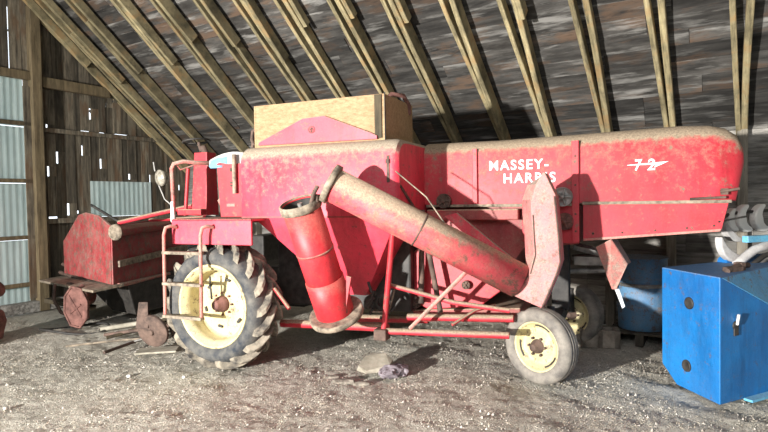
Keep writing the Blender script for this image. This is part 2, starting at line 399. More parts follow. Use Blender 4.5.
def drive_wheel(x, y, flip=1):
    w = empty('drive_wheel', (x, y, .615), 0 if flip == 1 else math.pi, CB); w.scale = (1.02,1,1.02)
    W = .38
    m = M(); m.lathe([(.375,.05),(.41,.02),(.45,.0),(.485,.004),(.515,.03),(.54,.075),(.56,.19),(.54,.305),(.515,.35),(.47,.372),(.42,.358),(.385,.33)], n=72)
    m.build('tire', RUB, w)
    m = M(); N = 18
    for i in range(N):
        for side in (0, 1):
            a0 = 2*math.pi*(i+side*.5)/N; rings = []
            for (t, h, ri, ro, wd) in ((0,.205,.54,.605,.022),(.3,.15,.54,.615,.024),(.62,.10,.53,.612,.027),(.85,.062,.515,.595,.03),(.96,.038,.50,.568,.031),(1.0,.03,.495,.535,.03)):
                hh = h if side == 0 else .38-h
                an = a0-t*.42; cs = []
                for (dr, dw) in ((ri,-wd*1.25),(ri,wd*1.25),(ro,wd*.8),(ro,-wd*.8)):
                    q = an+dw/dr*1.0
                    cs.append((math.cos(q)*dr, hh+(-.012 if side == 0 else .012)*(1 if dr == ro and t > .7 else 0), math.sin(q)*dr))
                rings.append(cs)
            m.loft(rings, True, False)
    m.build('tread_lugs', LUGM, w, .005, 1)
    m = M()
    m.lathe([(.392,.045),(.396,.03),(.388,.022),(.370,.03),(.358,.055),(.34,.062),(.328,.12),(.332,.20),(.315,.235),(.29,.24),(.20,.215),(.12,.205),(.10,.19),(.0,.19)], n=64)
    m.lathe([(.402,.33),(.385,.35),(.305,.27),(.27,.245)], n=48)
    m.build('rim', CREAM, w)
    m = M(); m.lathe([(.0,.07),(.035,.07),(.045,.08),(.05,.12),(.07,.13),(.08,.19)], n=24)
    for q in range(8): m.lathe([(.0,.175),(.011,.177),(.012,.21)], o=(math.cos(q*.785)*.105,0,math.sin(q*.785)*.105), n=6, smooth=False)
    m.build('hub', RUSTR, w)
    for q in range(6):
        an = q*math.pi/3+.3; cx, cz = math.cos(an)*.23, math.sin(an)*.23
        m = M(); m.box((cx, .212, cz), (.022, .02, .05), Matrix.Rotation(-an, 3, 'Y')); m.build('rim_clamp', DARK, w)
    m = M(); m.tube([(-.07,.10,.27),(-.05,.08,.17),(-.03,.07,.06)],.010,6); m.build('chain_hook', DARK, w)
    return w
drive_wheel(-.14, -.09); drive_wheel(-.17, 2.84, -1)
m = M(); m.tube([(-.12,.2,.6),(-.12,2.64,.6)], .09, 14); m.box((-.12,1.42,.62),(.5,.5,.45)); m.build('front_axle', DARK, CB, .01)

def steer_wheel(x, y, yaw):
    w = empty('steering_wheel_assembly' if False else 'steer_wheel', (x, y, .325), yaw, CB); w.scale = (.97,1,.97)
    m = M(); m.lathe([(.215,.03),(.235,.012),(.275,0),(.31,.012),(.328,.03),(.335,.05),(.335,.06),(.326,.063),(.326,.070),(.337,.073),(.337,.092),(.328,.096),(.328,.103),(.337,.107),(.335,.127),(.326,.13),(.326,.137),(.334,.14),(.326,.165),(.31,.185),(.275,.195),(.235,.185),(.215,.165)], o=(0,-.1,0), n=56)
    m.build('tire', RUBL, w)
    m = M(); m.lathe([(.222,.04),(.225,.025),(.213,.02),(.203,.035),(.19,.06),(.178,.065),(.172,.085),(.13,.08),(.10,.055),(.0,.055)], o=(0,-.1,0), n=48)
    m.lathe([(.222,.16),(.213,.175),(.18,.12),(.15,.085)], o=(0,-.1,0), n=40)
    for q in range(4):
        a = q*math.pi/2+.4; m.box((math.cos(a)*.125, -.025, math.sin(a)*.125), (.05,.006,.03), Matrix.Rotation(-a, 3, 'Y'))
    m.build('rim', CREAM, w)
    for q in range(3):
        a = q*2.1+.9; m = M(); m.tube([(math.cos(a+k*.16)*.185,-.042,math.sin(a+k*.16)*.185) for k in range(6)],.008,6); m.build('rim_slot', DARK, w)
    m = M(); m.lathe([(0,-.03),(.025,-.03),(.035,-.02),(.04,.02),(.06,.03),(.065,.06)], o=(0,-.1,0), n=20)
    for q in range(6):
        a = q*math.pi/3; m.lathe([(0,.025),(.012,.027),(.013,.06)], o=(math.cos(a)*.08,-.1,math.sin(a)*.08), n=6, smooth=False)
    m.build('hub', RUST, w)
    return w
steer_wheel(2.80, .65, R(-26)); steer_wheel(2.97, 2.1, R(-26))
m = M(); m.box((2.89,1.45,.46),(.1,1.2,.12)); m.tube([(2.86,.86,.36),(2.86,.9,.62)],.035); m.tube([(2.95,2.02,.36),(2.95,2.0,.62)],.035)
m.box((2.9,1.45,.9),(.16,.2,.8)); m.build('rear_axle', DARK, CB, .01)

# grain tank: rounded shoulder, straight sides, hopper bottom
def tank_ring(prof, u): return [(u, v, z) for v, z in prof]
m = M(); U0, U1 = .055, 1.70; V0, V1 = .15, 2.55
prof = [(V0,1.457),(V0,2.00),(V0+.012,2.05),(V0+.045,2.095),(V0+.10,2.125),(V0+.17,2.135),(V1-.17,2.135),(V1-.05,2.09),(V1,2.0),(V1,1.457)]
rs = []
for u, sh in ((U0+.0,.035),(U0+.012,.012),(U0+.04,0),(U1-.06,0),(U1-.02,.012),(U1,.04)):
    rs.append([(u, v+(sh if v < 1.3 else -sh), z-(sh if z > 1.9 else 0)) for v, z in prof])
m.loft(rs, True, True)
tank = m.build('grain_tank', REDT, CB, .004, 1)
for p in tank.data.polygons: p.use_smooth = True
tank.modifiers.clear(); es = tank.modifiers.new('e', 'EDGE_SPLIT'); es.split_angle = R(38)
m = M()
top = [(U0+.02,V0+.005,1.457),(U1-.01,V0+.005,1.457),(U1-.01,V1-.4,1.457),(U0+.02,V1-.4,1.457)]
bot = [(.93,.5,.70),(1.22,.5,.70),(1.22,1.0,.70),(.93,1.0,.70)]
top = [(U0+.14,V0+.005,1.46),(U1-.01,V0+.005,1.46),(U1-.01,V1-.4,1.46),(U0+.14,V1-.4,1.46)]
m.loft([top, bot], True, False)
m.build('hopper', REDT, CB, .006)
m = M(); m.mm((U0+.02,V0-.004,1.449),(U1-.01,V0+.01,1.464)); m.build('tank_seam', REDD, CB)
m = M()   # corner strap and little latch at the tank's right edge
m.mm((1.60,V0-.006,1.75),(1.625,V0+.004,1.98)); m.box((1.612,V0-.012,1.93),(.03,.02,.035)); m.build('tank_latch', RUST, CB)
m = M(); m.tube([(1.672,V0+.02,1.35),(1.672,V0+.02,2.0)],.009); m.tube([(1.70,.2,1.72),(1.72,.5,1.52)],.012); m.build('tank_rod', RUST, CB)
# wooden extension box on the tank
m = M()
B0, B1, BV0, BV1, BZ0 = .155, 1.505, .30, 1.02, 2.10
m.mm((B0,BV0,BZ0),(B1,BV0+.02,2.54)); box_o = m.build('plywood_panel', PLY, CB, .003)
m = M(); m.mm((B1-.001,BV0,BZ0),(B1+.02,BV1,2.54)); m.build('plywood_panel', PLY, CB, .003)
m = M(); m.mm((B0-.02,BV0,BZ0),(B0,BV1,2.54)); m.build('plywood_panel', PLY, CB, .003)
m = M(); m.mm((B0,BV1-.02,BZ0),(B1,BV1,2.54)); m.build('plywood_panel', PLY, CB, .003)
m = M(); m.mm((B1-.075,BV0-.012,2.15),(B1-.005,BV0,2.535)); m.build('corner_board', POSTW, CB, .003)
m = M(); m.mm((B1+.019,BV0-.004,2.12),(B1+.024,BV0+.012,2.55)); m.build('corner_gap', DARK, CB)
# peaked red flap in front of the wood
m = M(); m.prism([(.20,2.15),(.205,2.18),(.70,2.375),(.93,2.385),(1.40,2.20),(1.46,2.17),(1.46,2.14)], BV0-.03, BV0-.018); m.build('tank_end_flap', REDT, CB, .003)
m = M(); m.lathe([(.028,0),(.034,-.004),(.034,0),(.028,.003)], o=(.80,BV0-.032,2.265), n=24); m.box((.80,BV0-.033,2.262),(.008,.006,.045)); m.box((.80,BV0-.033,2.25),(.04,.006,.006))
m.box((.79,BV0-.033,2.272),(.006,.006,.03), Matrix.Rotation(.6,3,'Y')); m.box((.81,BV0-.033,2.272),(.006,.006,.03), Matrix.Rotation(-.6,3,'Y')); m.build('emblem', RUST, CB)
m = M(); m.tube([(1.40,.62,2.545),(1.45,.66,2.60),(1.52,.78,2.60),(1.53,.9,2.53),(1.525,.93,2.44)],.022,8); m.tube([(1.32,.62,2.54),(1.40,.62,2.545)],.022,8); m.build('hose', RUSTR, CB)
m = M(); m.tube([(.10,.34,2.16),(.075,.34,2.22),(.085,.34,2.30),(.13,.36,2.33)],.018,8); m.tube([(.04,.4,2.15),(.05,.4,2.22),(.10,.4,2.24)],.02,8); m.build('lever_hook', RUST, CB)

# side panel, engine cover and bar in front of the tank
m = M(); m.prism([(-.30,1.457),(-.335,2.0),(-.30,2.01),(-.20,1.99),(-.02,1.99),(.06,2.0),(.06,1.457)],.30,.34); m.build('side_panel', RED, CB, .003)
m = M(); m.tube([(-.095,.27,2.08),(-.095,.27,1.69)],.022,8); m.build('grab_bar', TAN, CB)
for i, t in enumerate((1.93,1.80,1.77)):
    m = M(); m.box((-.16,.298,t),(.025,.006,.02 if i else .04)); m.build('decal', RUST, CB)
m = M(); m.box((-.17,.298,1.575),(.10,.006,.028)); m.build('decal', REDDUSTY, CB)
m = M()   # rounded pale-blue and white cover
prof = []
for t in range(9): prof.append((-.46+.48*t/8, 2.0+.115*math.sin(math.pi*(.12+.6*t/8))))
m.prism([(-.46,1.98)]+prof+[(.02,1.98)], .32, .95); m.build('engine_cover', GREYP, CB, .02)
m = M(); m.prism([(-.44,1.985),(-.42,2.03),(-.34,2.06),(-.22,2.065),(-.22,1.985)], .312, .33); m.prism([(-.42,1.955),(-.26,1.955),(-.26,1.985),(-.44,1.985)], .30, .5)
m.build('cover_stripe', SKY, CB, .003)
m = M(); m.box((-.12,.32,1.97),(.3,.02,.03)); m.build('cover_bracket', DARK, CB)

# operator platform
m = M(); m.mm((-.605,-.06,1.205),(.335,-.035,1.45)); m.mm((-.605,-.06,1.425),(.335,1.3,1.45)); m.build('platform_side', REDT, CB, .006)
m = M(); m.mm((-.605,1.3,1.42),(.2,2.6,1.45)); m.mm((-.60,-.03,1.38),(-.2,2.6,1.42)); m.build('platform_floor', REDD, CB)
m = M()
for x0 in (-.60, -.155):
    m.tube([(x0+.065,-.07,1.37),(x0+.05,-.13,1.385),(x0+.02,-.165,1.37),(x0-.0,-.17,1.30),(x0-.03,-.15,.51)],.017,10)
m.build('ladder_rail', REDDUSTY, CB)
for z in (1.13,.83,.515):
    m = M(); t = (1.3-z)/.79*.03; m.box((-.385-t*.6,-.155,z),(.47,.06,.03)); m.build('ladder_rung', TAN, CB, .006)
# steering column and wheel
m = M(); m.loft([[(-1.12,.78,1.46),(-.90,.78,1.46),(-.90,1.0,1.46),(-1.12,1.0,1.46)],[(-1.075,.8,2.18),(-.89,.8,2.18),(-.89,.96,2.18),(-1.075,.96,2.18)]], True, False)
m.box((-1.08,.85,1.50),(.35,.3,.07)); m.build('console', RED, CB, .01)
m = M(); m.tube([(-.97,.88,2.17),(-1.0,.86,2.26)],.04,12); m.tube([(-1.02,.86,2.2),(-1.04,.84,2.31)],.02,10); m.build('steering_column', RUST, CB)
m = M(); o = Vector((-1.07,.84,2.315)); axd = Vector((-.12,.03,1)).normalized(); u_ = axd.cross(Vector((0,1,0))).normalized(); w_ = axd.cross(u_)
pts = [o+(u_*math.cos(q)+w_*math.sin(q))*.15 for q in [2*math.pi*i/32 for i in range(33)]]
m.tube(pts,.011,8,False)
for q in (0,2.1,4.2): m.tube([o-axd*.02, o+(u_*math.cos(q)+w_*math.sin(q))*.15],.008,6)
m.build('steering_wheel', DARK, CB)
m = M(); m.tube([(-.93,.3,1.40),(-.92,.3,1.60),(-.93,.3,1.97),(-.90,.3,2.02),(-.82,.35,2.045),(-.70,.45,2.03),(-.60,.8,2.04),(-.9,.82,2.04)],.023,10); m.tube([(-.9,.32,2.03),(-.87,.36,1.96),(-.7,.5,2.04)],.009,6); m.build('handrail', REDDUSTY, CB)
m = M(); m.tube([(-1.18,.75,1.46),(-1.13,.76,2.0)],.022,8); m.build('handrail', RED, CB)
m = M(); m.tube([(-.93,.3,1.41),(-.925,.3,1.62)],.026,8); m.build('rail_grip', WHITE, CB)
m = M(); m.tube([(-.60,.8,1.45),(-.72,.8,1.62),(-.62,.85,1.72)],.03,8); m.tube([(-.68,.9,1.45),(-.55,.95,1.7),(-.42,.95,1.9)],.02,8); m.build('control_lever', REDDUSTY, CB)
m = M(); m.box((-.55,1.25,1.62),(.42,.42,.10)); m.box((-.36,1.25,1.86),(.08,.42,.42), Matrix.Rotation(.15,3,'Y')); m.tube([(-.55,1.25,1.45),(-.55,1.25,1.6)],.05,8); m.build('operator_seat', DARK, CB, .04)
# head lamp on its bracket
m = M(); m.lathe([(.0,.0),(.07,.012),(.105,.03),(.11,.04),(.10,.08),(.06,.15),(.02,.17),(0,.17)], o=(-2.05,1.20,1.93), ax=(.25,.9,.1), n=26); m.build('head_lamp', LENS, CB)
m = M(); m.tube([(-2.04,1.22,1.84),(-1.98,1.25,1.66),(-1.8,1.3,1.5),(-1.2,1.3,1.44)],.012,6); m.tube([(-2.07,1.19,2.02),(-2.09,1.19,2.14)],.012,6); m.build('lamp_bracket', STEEL, CB)
m = M(); m.lathe([(.0,0),(.05,.01),(.07,.04),(.03,.09),(0,.1)], o=(-.72,1.3,2.18), ax=(.1,.9,.1), n=18); m.tube([(-.70,1.35,2.14),(-.60,1.4,2.0),(-.55,1.4,1.5)],.012,6); m.build('work_lamp', STEEL, CB)

# hood over the straw walkers
m = M(); HV0, HV1 = .85, 2.15
prof = [(HV0,1.545),(HV0,2.02),(HV0+.012,2.065),(HV0+.04,2.10),(HV0+.09,2.13),(HV0+.16,2.145),(HV1-.16,2.145),(HV1-.04,2.10),(HV1,2.02),(HV1,1.545)]
rings = []
for u, dz, dv in ((1.70,0,0),(2.4,-.005,.004),(3.1,.008,0),(3.9,.028,0),(4.10,.018,.003),(4.22,-.012,.012),(4.295,-.065,.03),(4.34,-.16,.06),(4.352,-.24,.10)):
    r_ = []
    for v, z in prof:
        zz = z+dz*max(0,(z-1.545)/.6)
        uu = u-(.065*(1-(z-1.545)/.6) if u > 4.2 else 0)
        r_.append((uu, v+(dv if v < 1.4 else -dv), zz))
    rings.append(r_)
m.loft(rings, True, True)
hood = m.build('hood', RED, CB); es = hood.modifiers.new('e', 'EDGE_SPLIT'); es.split_angle = R(38)
m = M(); m.mm((2.175,HV0-.022,1.55),(2.22,HV0,2.06)); m.build('hood_rib', RED, CB, .004)
m = M(); m.mm((3.05,HV0-.03,1.20),(3.11,HV0,2.085)); m.build('hood_rib', RED, CB, .004)
m = M(); m.mm((3.135,HV0-.02,1.53),(4.24,HV0+.01,1.555)); m.mm((1.72,HV0-.02,1.52),(3.075,HV0+.01,1.545)); m.build('seam_angle', TAN, CB, .003)
m = M(); m.prism([(3.14,1.225),(3.14,1.53),(4.215,1.53),(4.165,1.31)], HV0+.0, HV0+.012); m.plate([(4.165,HV0,1.31),(4.215,HV0,1.53),(4.215,HV1,1.53),(4.165,HV1,1.31)],.012); m.build('lower_rear_panel', RED, CB, .003)
m = M(); m.prism([(3.14,1.215),(3.14,1.235),(4.17,1.325),(4.16,1.305)], HV0-.012, HV0+.02); m.build('panel_flange', REDDUSTY, CB)
for u, z in ((3.3,1.27),(3.6,1.29),(3.93,1.33),(4.13,1.34)):
    pass
for u, z in ((3.22,1.28),(3.45,1.29),(3.70,1.31),(3.93,1.33),(4.12,1.35),(3.08,1.3),(3.08,1.45),(3.08,1.7),(3.08,1.95)):
    m = M(); m.lathe([(0,-.006),(.008,-.004),(.009,0)], o=(u,HV0-.03 if u < 3.13 else HV0,z), n=8); m.build('bolt', RUST, CB)
m = M(); m.tube([(3.95,HV0-.012,1.565),(4.20,HV0-.012,1.575)],.012,6); m.build('latch_bar', RUST, CB)
m = M(); m.box((4.19,HV0-.01,1.62),(.05,.02,.05)); m.tube([(4.16,HV0-.02,1.62),(4.29,HV0-.015,1.64)],.012,6); m.build('rear_latch', RUST, CB)
m = M(); m.tube([(4.15,HV0+.0,1.38),(4.36,HV0+.1,1.42)],.008,6); m.build('latch_pin', DARK, CB)
# lettering
def text(s, u, z, size, sx, name='lettering', off=.008, y=HV0-.004, shear=0):
    cu = bpy.data.curves.new(name, 'FONT'); cu.body = s; cu.size = size; cu.extrude = .002; cu.offset = .0022; cu.space_character = 1.22; cu.shear = shear
    cu.resolution_u = 4; t_ = bpy.data.objects.new(name, cu); me = bpy.data.meshes.new_from_object(t_); bpy.data.objects.remove(t_)
    me.materials.clear(); me.materials.append(WHITE)
    o = bpy.data.objects.new(name, me); C.objects.link(o); o.parent = CB
    o.location = (u, y, z); o.rotation_euler = (R(90), 0, 0); o.scale = (sx, 1, 1); return o
text('MASSEY-', 2.325, 1.855, .122, .98); text('HARRIS', 2.455, 1.735, .122, .98)
text('7', 3.54, 1.81, .13, .85, shear=.1); text('2', 3.64, 1.81, .13, .95, shear=.1)
m = M(); m.prism([(3.49,1.852),(3.70,1.853),(3.695,1.828),(3.80,1.876),(3.70,1.870),(3.49,1.857)], HV0-.007, HV0-.003)
m.box((3.622,HV0-.005,1.858),(.02,.004,.014)); m.build('flash_mark', WHITE, CB)

# threshing body under the hood
m = M()
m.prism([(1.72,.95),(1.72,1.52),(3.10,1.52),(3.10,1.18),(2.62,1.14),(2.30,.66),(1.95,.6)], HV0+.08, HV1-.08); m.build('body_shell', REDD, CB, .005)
m = M(); m.prism([(2.62,1.20),(2.62,1.53),(3.08,1.53),(3.08,1.19)], HV0+.02, HV0+.06); m.build('side_sheet', RED, CB, .004)
m = M(); m.prism([(1.40,.93),(1.75,1.22),(1.98,1.22),(2.22,1.22),(2.47,.80),(2.42,.74),(2.24,.60),(1.74,.54),(1.55,.62),(1.44,.74)], .80, .83); m.build('side_shield', RED, CB, .01)
m = M(); m.loft([[(1.93,.72,1.44),(2.05,.72,1.47),(2.05,.76,1.47),(1.93,.76,1.44)],[(2.50,.66,.98),(2.60,.66,1.04),(2.60,.70,1.04),(2.50,.70,.98)]], True, False); m.build('side_shield', REDT, CB, .004)
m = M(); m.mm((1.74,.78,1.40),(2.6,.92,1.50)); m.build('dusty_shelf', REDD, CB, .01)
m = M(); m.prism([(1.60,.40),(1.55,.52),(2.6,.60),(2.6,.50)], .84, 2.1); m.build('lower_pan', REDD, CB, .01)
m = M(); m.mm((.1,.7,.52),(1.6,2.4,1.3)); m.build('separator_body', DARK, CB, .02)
def pulley(u, z, r, y, name='pulley', mat=RUST):
    m = M(); m.lathe([(0,-.035),(r*.22,-.035),(r*.25,-.02),(r*.3,-.01),(r*.8,0),(r*.95,-.015),(r,-.015),(r*.94,.0),(r,.02),(r*.5,.03)], o=(u,y,z), n=28)
    for q in range(5):
        a = q*1.257; m.tube([(u+math.cos(a)*r*.25,y-.01,z+math.sin(a)*r*.25),(u+math.cos(a)*r*.85,y-.008,z+math.sin(a)*r*.85)],.012,6)
    return m.build(name, mat, CB)
pulley(2.975,1.60,.085,.80,mat=STEEL); pulley(2.99,1.385,.075,.83,mat=RUSTR); pulley(1.905,1.58,.07,.80)
pulley(1.60,.62,.05,.78); pulley(2.12,.80,.04,.76); pulley(1.62,.60,.05,.77)
m = M(); m.tube([(1.70,.70,.62),(1.72,.70,1.5)],.03,8); m.tube([(1.92,.6,.56),(1.80,.62,1.16)],.026,8); m.box((1.97,.62,1.10),(.06,.05,.14)); m.build('support_post', RUST, CB)

# frame below
m = M(); m.tube([(1.46,.34,.415),(2.58,.38,.455)],.03,8); m.build('frame_rail', RED, CB)
m = M(); m.tube([(1.62,.22,1.35),(1.47,.34,.47),(1.46,.34,.41)],.028,8); m.build('frame_strut', RED, CB)
m = M(); m.tube([(1.50,.38,.83),(1.70,.38,.79),(2.10,.40,.70),(2.58,.42,.655)],.022,8); m.build('frame_brace', RED, CB)
m = M(); m.tube([(1.72,.33,.46),(2.24,.37,.99)],.02,6); m.build('frame_brace', REDDUSTY, CB)
m = M(); m.tube([(2.08,.42,.50),(2.24,.6,.60),(2.4,.7,.64)],.014,6); m.build('frame_brace', RED, CB)
m = M(); m.tube([(1.60,.6,.50),(2.58,.6,.55)],.034,8); m.build('frame_rail', RED, CB)
m = M(); m.tube([(.30,.45,.38),(1.46,.45,.42)],.04,8); m.tube([(.5,.9,.36),(1.7,.9,.42)],.04,8); m.build('frame_rail', RED, CB)
m = M(); m.box((1.45,.33,.39),(.12,.12,.10)); m.build('frame_foot', RUST, CB, .01)
m = M(); m.tube([(.50,.05,.80),(.70,-.02,.64)],.018,6); m.build('hanging_rod', RED, CB)
m = M()   # machinery around the auger's boot
for q in range(9):
    x, z = 1.40+rnd.uniform(-.1,.12), .62+rnd.uniform(-.1,.15)
    m.tube([(x,.40,z),(x+rnd.uniform(-.1,.1),.42,z+rnd.uniform(-.12,.12))],.014,6)
m.lathe([(.05,0),(.09,0),(.09,.03),(.05,.03)], o=(1.42,.42,.66), n=22, close=True); m.build('chain_drive', DARK, CB)
m = M(); m.tube([(1.35,.35,.58),(1.5,.38,.58),(1.56,.4,.82)],.009,6); m.build('drive_cable', TAN, CB)

# unloading auger: standing cylinder, folded tube and bent spout
a0, a1 = Vector((1.035,-.35,1.585)), Vector((1.135,.05,.60)); ad = (a1-a0).normalized(); Ln = (a1-a0).length
m = M(); m.lathe([(.15,0),(.158,0),(.158,Ln),(.15,Ln)], o=a0, ax=ad, n=36, close=True); m.build('auger_housing', REDC, CB)
m = M(); m.lathe([(.1495,.01),(.149,.45),(0,.46)], o=a0, ax=ad, n=36); m.build('housing_liner', DARK, CB)
m = M(); m.lathe([(.158,-.015),(.172,-.012),(.172,.055),(.158,.06)], o=a0, ax=ad, n=36, close=True); m.build('auger_collar', TAN, CB)
m = M(); m.lathe([(.159,.42),(.163,.425),(.163,.435),(.159,.44)], o=a0, ax=ad, n=36); m.build('clamp_band', REDD, CB)
m = M(); bx = (ad+Vector((-.05,.10,0))).normalized(); m.lathe([(0,-.03),(.20,-.03),(.225,-.045),(.24,-.04),(.24,.0),(.20,.03),(0,.03)], o=a1+Vector((.02,-.02,0)), ax=bx, n=44); m.build('boot_plate', TAN, CB)
m = M(); m.lathe([(.160,.70),(.168,.702),(.168,Ln-.03),(.160,Ln-.02)], o=a0, ax=ad, n=36); m.build('boot_sleeve', REDC, CB)
m = M(); m.box(a0+ad*.84+Vector((.17,.0,0)),(.05,.02,.30), Matrix.Rotation(.2,3,'Y')); m.build('boot_gusset', RED, CB, .004)
m = M()   # flighting seen in the open mouth
x_ = ad.cross(Vector((0,1,0))).normalized(); y_ = ad.cross(x_)
ri = []
for i in range(40):
    q = i*.5; p = a0+ad*(.04+i*.012); d_ = x_*math.cos(q)+y_*math.sin(q)
    ri.append([p+d_*.02, p+d_*.135, p+d_*.135+ad*.006, p+d_*.02+ad*.006])
m.loft(ri, True, True); m.tube([a0+ad*.0, a0+ad*.6],.022,10); m.build('auger_flighting', STEEL, CB)
b0, b1 = Vector((1.285,-.28,1.74)), Vector((2.68,.29,.93)); bd = (b1-b0).normalized(); Lb = (b1-b0).length
m = M(); m.lathe([(.13,0),(.14,0),(.142,Lb),(.132,Lb)], o=b0, ax=bd, n=40, close=True); m.build('auger_tube', RED if False else paint('dust_coated_red', (.58,.025,.045), (.74,.11,.15), dust=(.36,.29,.2), dust_amt=.92, rust=.5, side=.35), CB)
m = M(); m.lathe([(.14,-.02),(.165,-.018),(.165,.03),(.14,.035)], o=b0, ax=bd, n=40, close=True); m.build('auger_collar', TAN, CB)
m = M(); m.lathe([(.141,.80),(.145,.803),(.145,.812),(.141,.815)], o=b0, ax=bd, n=40); m.build('clamp_band', RUST, CB)
m = M(); m.tube([(1.17,-.40,1.57),(1.19,-.39,1.66),(1.21,-.36,1.72)],.02,6); m.box((1.185,-.33,1.62),(.06,.09,.07)); m.build('auger_hinge', RUST, CB, .01)
m = M(); m.lathe([(.0,.01),(.13,.01),(.13,.03)], o=b0, ax=bd, n=30); m.build('tube_mouth', REDD, CB)
m = M()   # spout: folded sheet box with a bend and a pointed top
F = [(2.883,1.795),(2.90,1.785),(2.978,1.607),(3.005,1.307),(3.018,1.10),(2.981,.981),(2.874,.726),(2.651,.816),(2.76,.972),(2.81,1.14),(2.805,1.30),(2.79,1.46),(2.79,1.58),(2.83,1.70)]
v0, v1 = .22, .42; dx = -.045
n = len(F); vs = [(x, v0, z) for x, z in F]+[(x+(-.10 if x < 2.84 and z > 1.1 else -.04 if x < 2.8 else .0), v1, z) for x, z in F]
m.add(vs, [tuple(range(n)), tuple(range(2*n-1, n-1, -1))]+[(i, i+n, (i+1)%n+n, (i+1)%n) for i in range(n)])
m.build('unloading_spout', CHUTE, CB, .006)
m = M()
e_ = [(2.978,1.607),(3.005,1.307),(3.018,1.10),(2.981,.981),(2.874,.726)]
m.tube([(x-.012,v0-.004,z) for x, z in e_],.007,6); m.tube([(x+.03,v0-.004,z) for x, z in [(2.775,1.46),(2.78,1.33),(2.79,1.15),(2.75,1.0)]],.005,6); m.build('spout_seam', RUST, CB)
m = M(); m.tube([(1.70,.10,1.84),(2.0,.0,1.62),(2.15,.06,1.38)],.006,6); m.build('brace_rope', TAN, CB)

# rear flap hanging under the hood
m = M(); m.plate([(3.24,.90,1.16),(3.36,.86,1.23),(3.49,.98,1.005),(3.40,1.02,.78),(3.365,1.03,.78)],.012); m.plate([(3.36,.86,1.23),(3.49,.98,1.005),(3.52,1.12,1.01),(3.40,1.05,1.23)],.01); m.build('discharge_flap', REDDUSTY, CB, .003)  # paler paint stands in for light falling on the flap
m = M(); m.plate([(3.38,1.06,.80),(3.42,1.08,.78),(3.47,1.10,.62),(3.45,1.10,.60)],.008); m.build('flap_tab', WHITE, CB)
# straw chopper gear seen under the hood
m = M()
for a_, b_ in (((2.98,1.7,1.12),(3.35,1.75,1.02)),((2.98,1.7,.98),(3.3,1.75,1.0)),((2.96,1.7,.84),(3.3,1.7,.86))):
    m.tube([a_, b_],.03,8)
m.box((3.15,1.6,1.06),(.3,.06,.05), Matrix.Rotation(.25,3,'Y')); m.box((3.15,1.62,.96),(.28,.06,.09)); m.build('chopper_bar', STEEL, CB, .005)

# cutting header at the machine's front
A = (-2.53,.88); Bc = (-4.31,1.57)
def ep(t, z, o=0): return (A[0]+(Bc[0]-A[0])*t, A[1]+(Bc[1]-A[1])*t+o, z)
m = M(); P = [ep(0,.58),ep(0,1.34),ep(.20,1.46),ep(.46,1.50),ep(.62,1.46),ep(1,1.06),ep(1,.575)]
m.plate(P,.03); m.build('header_end_panel', RED if False else REDD if False else paint('worn_header_red', (.28,.012,.02), (.40,.035,.045), dust=(.42,.27,.22), rust=.475, side=.3), CB, .004)
hp = bpy.data.materials['worn_header_red']
m = M(); Bk = (-2.95,2.6)
m.plate([(A[0],A[1],.58),(A[0],A[1],1.33),(Bk[0],Bk[1],1.42),(Bk[0],Bk[1],.58)],.03); m.build('header_back_sheet', hp, CB, .004)
m = M(); m.plate([(A[0]+.07,A[1]+.05,.88),(A[0]+.07,A[1]+.05,.80),(Bk[0]+.07,Bk[1],.86),(Bk[0]+.07,Bk[1],.96)],.03); m.build('header_ledge', TAN, CB, .004)
m = M(); m.prism([(0,0)]*0 or [(-4.7,.47),(-2.45,.53),(-2.45,.575),(-4.7,.51)], .0, .03) if False else m.hexa([ep(1.12,.47,-.36),ep(-.02,.525,-.30),(-2.46,1.0,.545),ep(1.15,.47,.3),ep(1.12,.50,-.36),ep(-.02,.555,-.30),(-2.46,1.0,.585),ep(1.15,.51,.3)])
m.build('header_shoe', TAN, CB, .004)
m = M(); m.tube([(-2.50,.95,.56),(-2.78,2.1,.55)],.03,6); m.build('header_edge', REDDUSTY, CB)
m = M(); m.tube([(-2.46,.90,1.26),(-2.64,1.6,1.28),(-2.75,2.3,1.30)],.07,14); m.build('reel_tube', hp, CB)
m = M(); m.lathe([(0,-.03),(.03,-.03),(.04,-.01),(.085,-.005),(.10,.0),(.105,.03)], o=(-2.45,.86,1.25), ax=(.0,1,0), n=26); m.build('tube_cap', TAN, CB)
m = M(); m.tube([(-2.46,.95,1.37),(-1.9,.98,1.47),(-1.2,.9,1.57)],.03,8); m.tube([(-2.5,1.5,1.38),(-1.3,1.2,1.42)],.025,8); m.build('header_pipe', RED, CB)
m = M(); m.tube([(-2.95,.95,1.60),(-2.45,.98,1.36)],.018,6); m.build('reel_arm', DARK, CB)
m = M(); m.prism([(-2.3,.62),(-2.3,.95),(-1.2,1.15),(-1.0,1.15),(-1.0,.8),(-1.4,.55)], 2.0, 2.7); m.build('feeder_house', DARK, CB, .02)
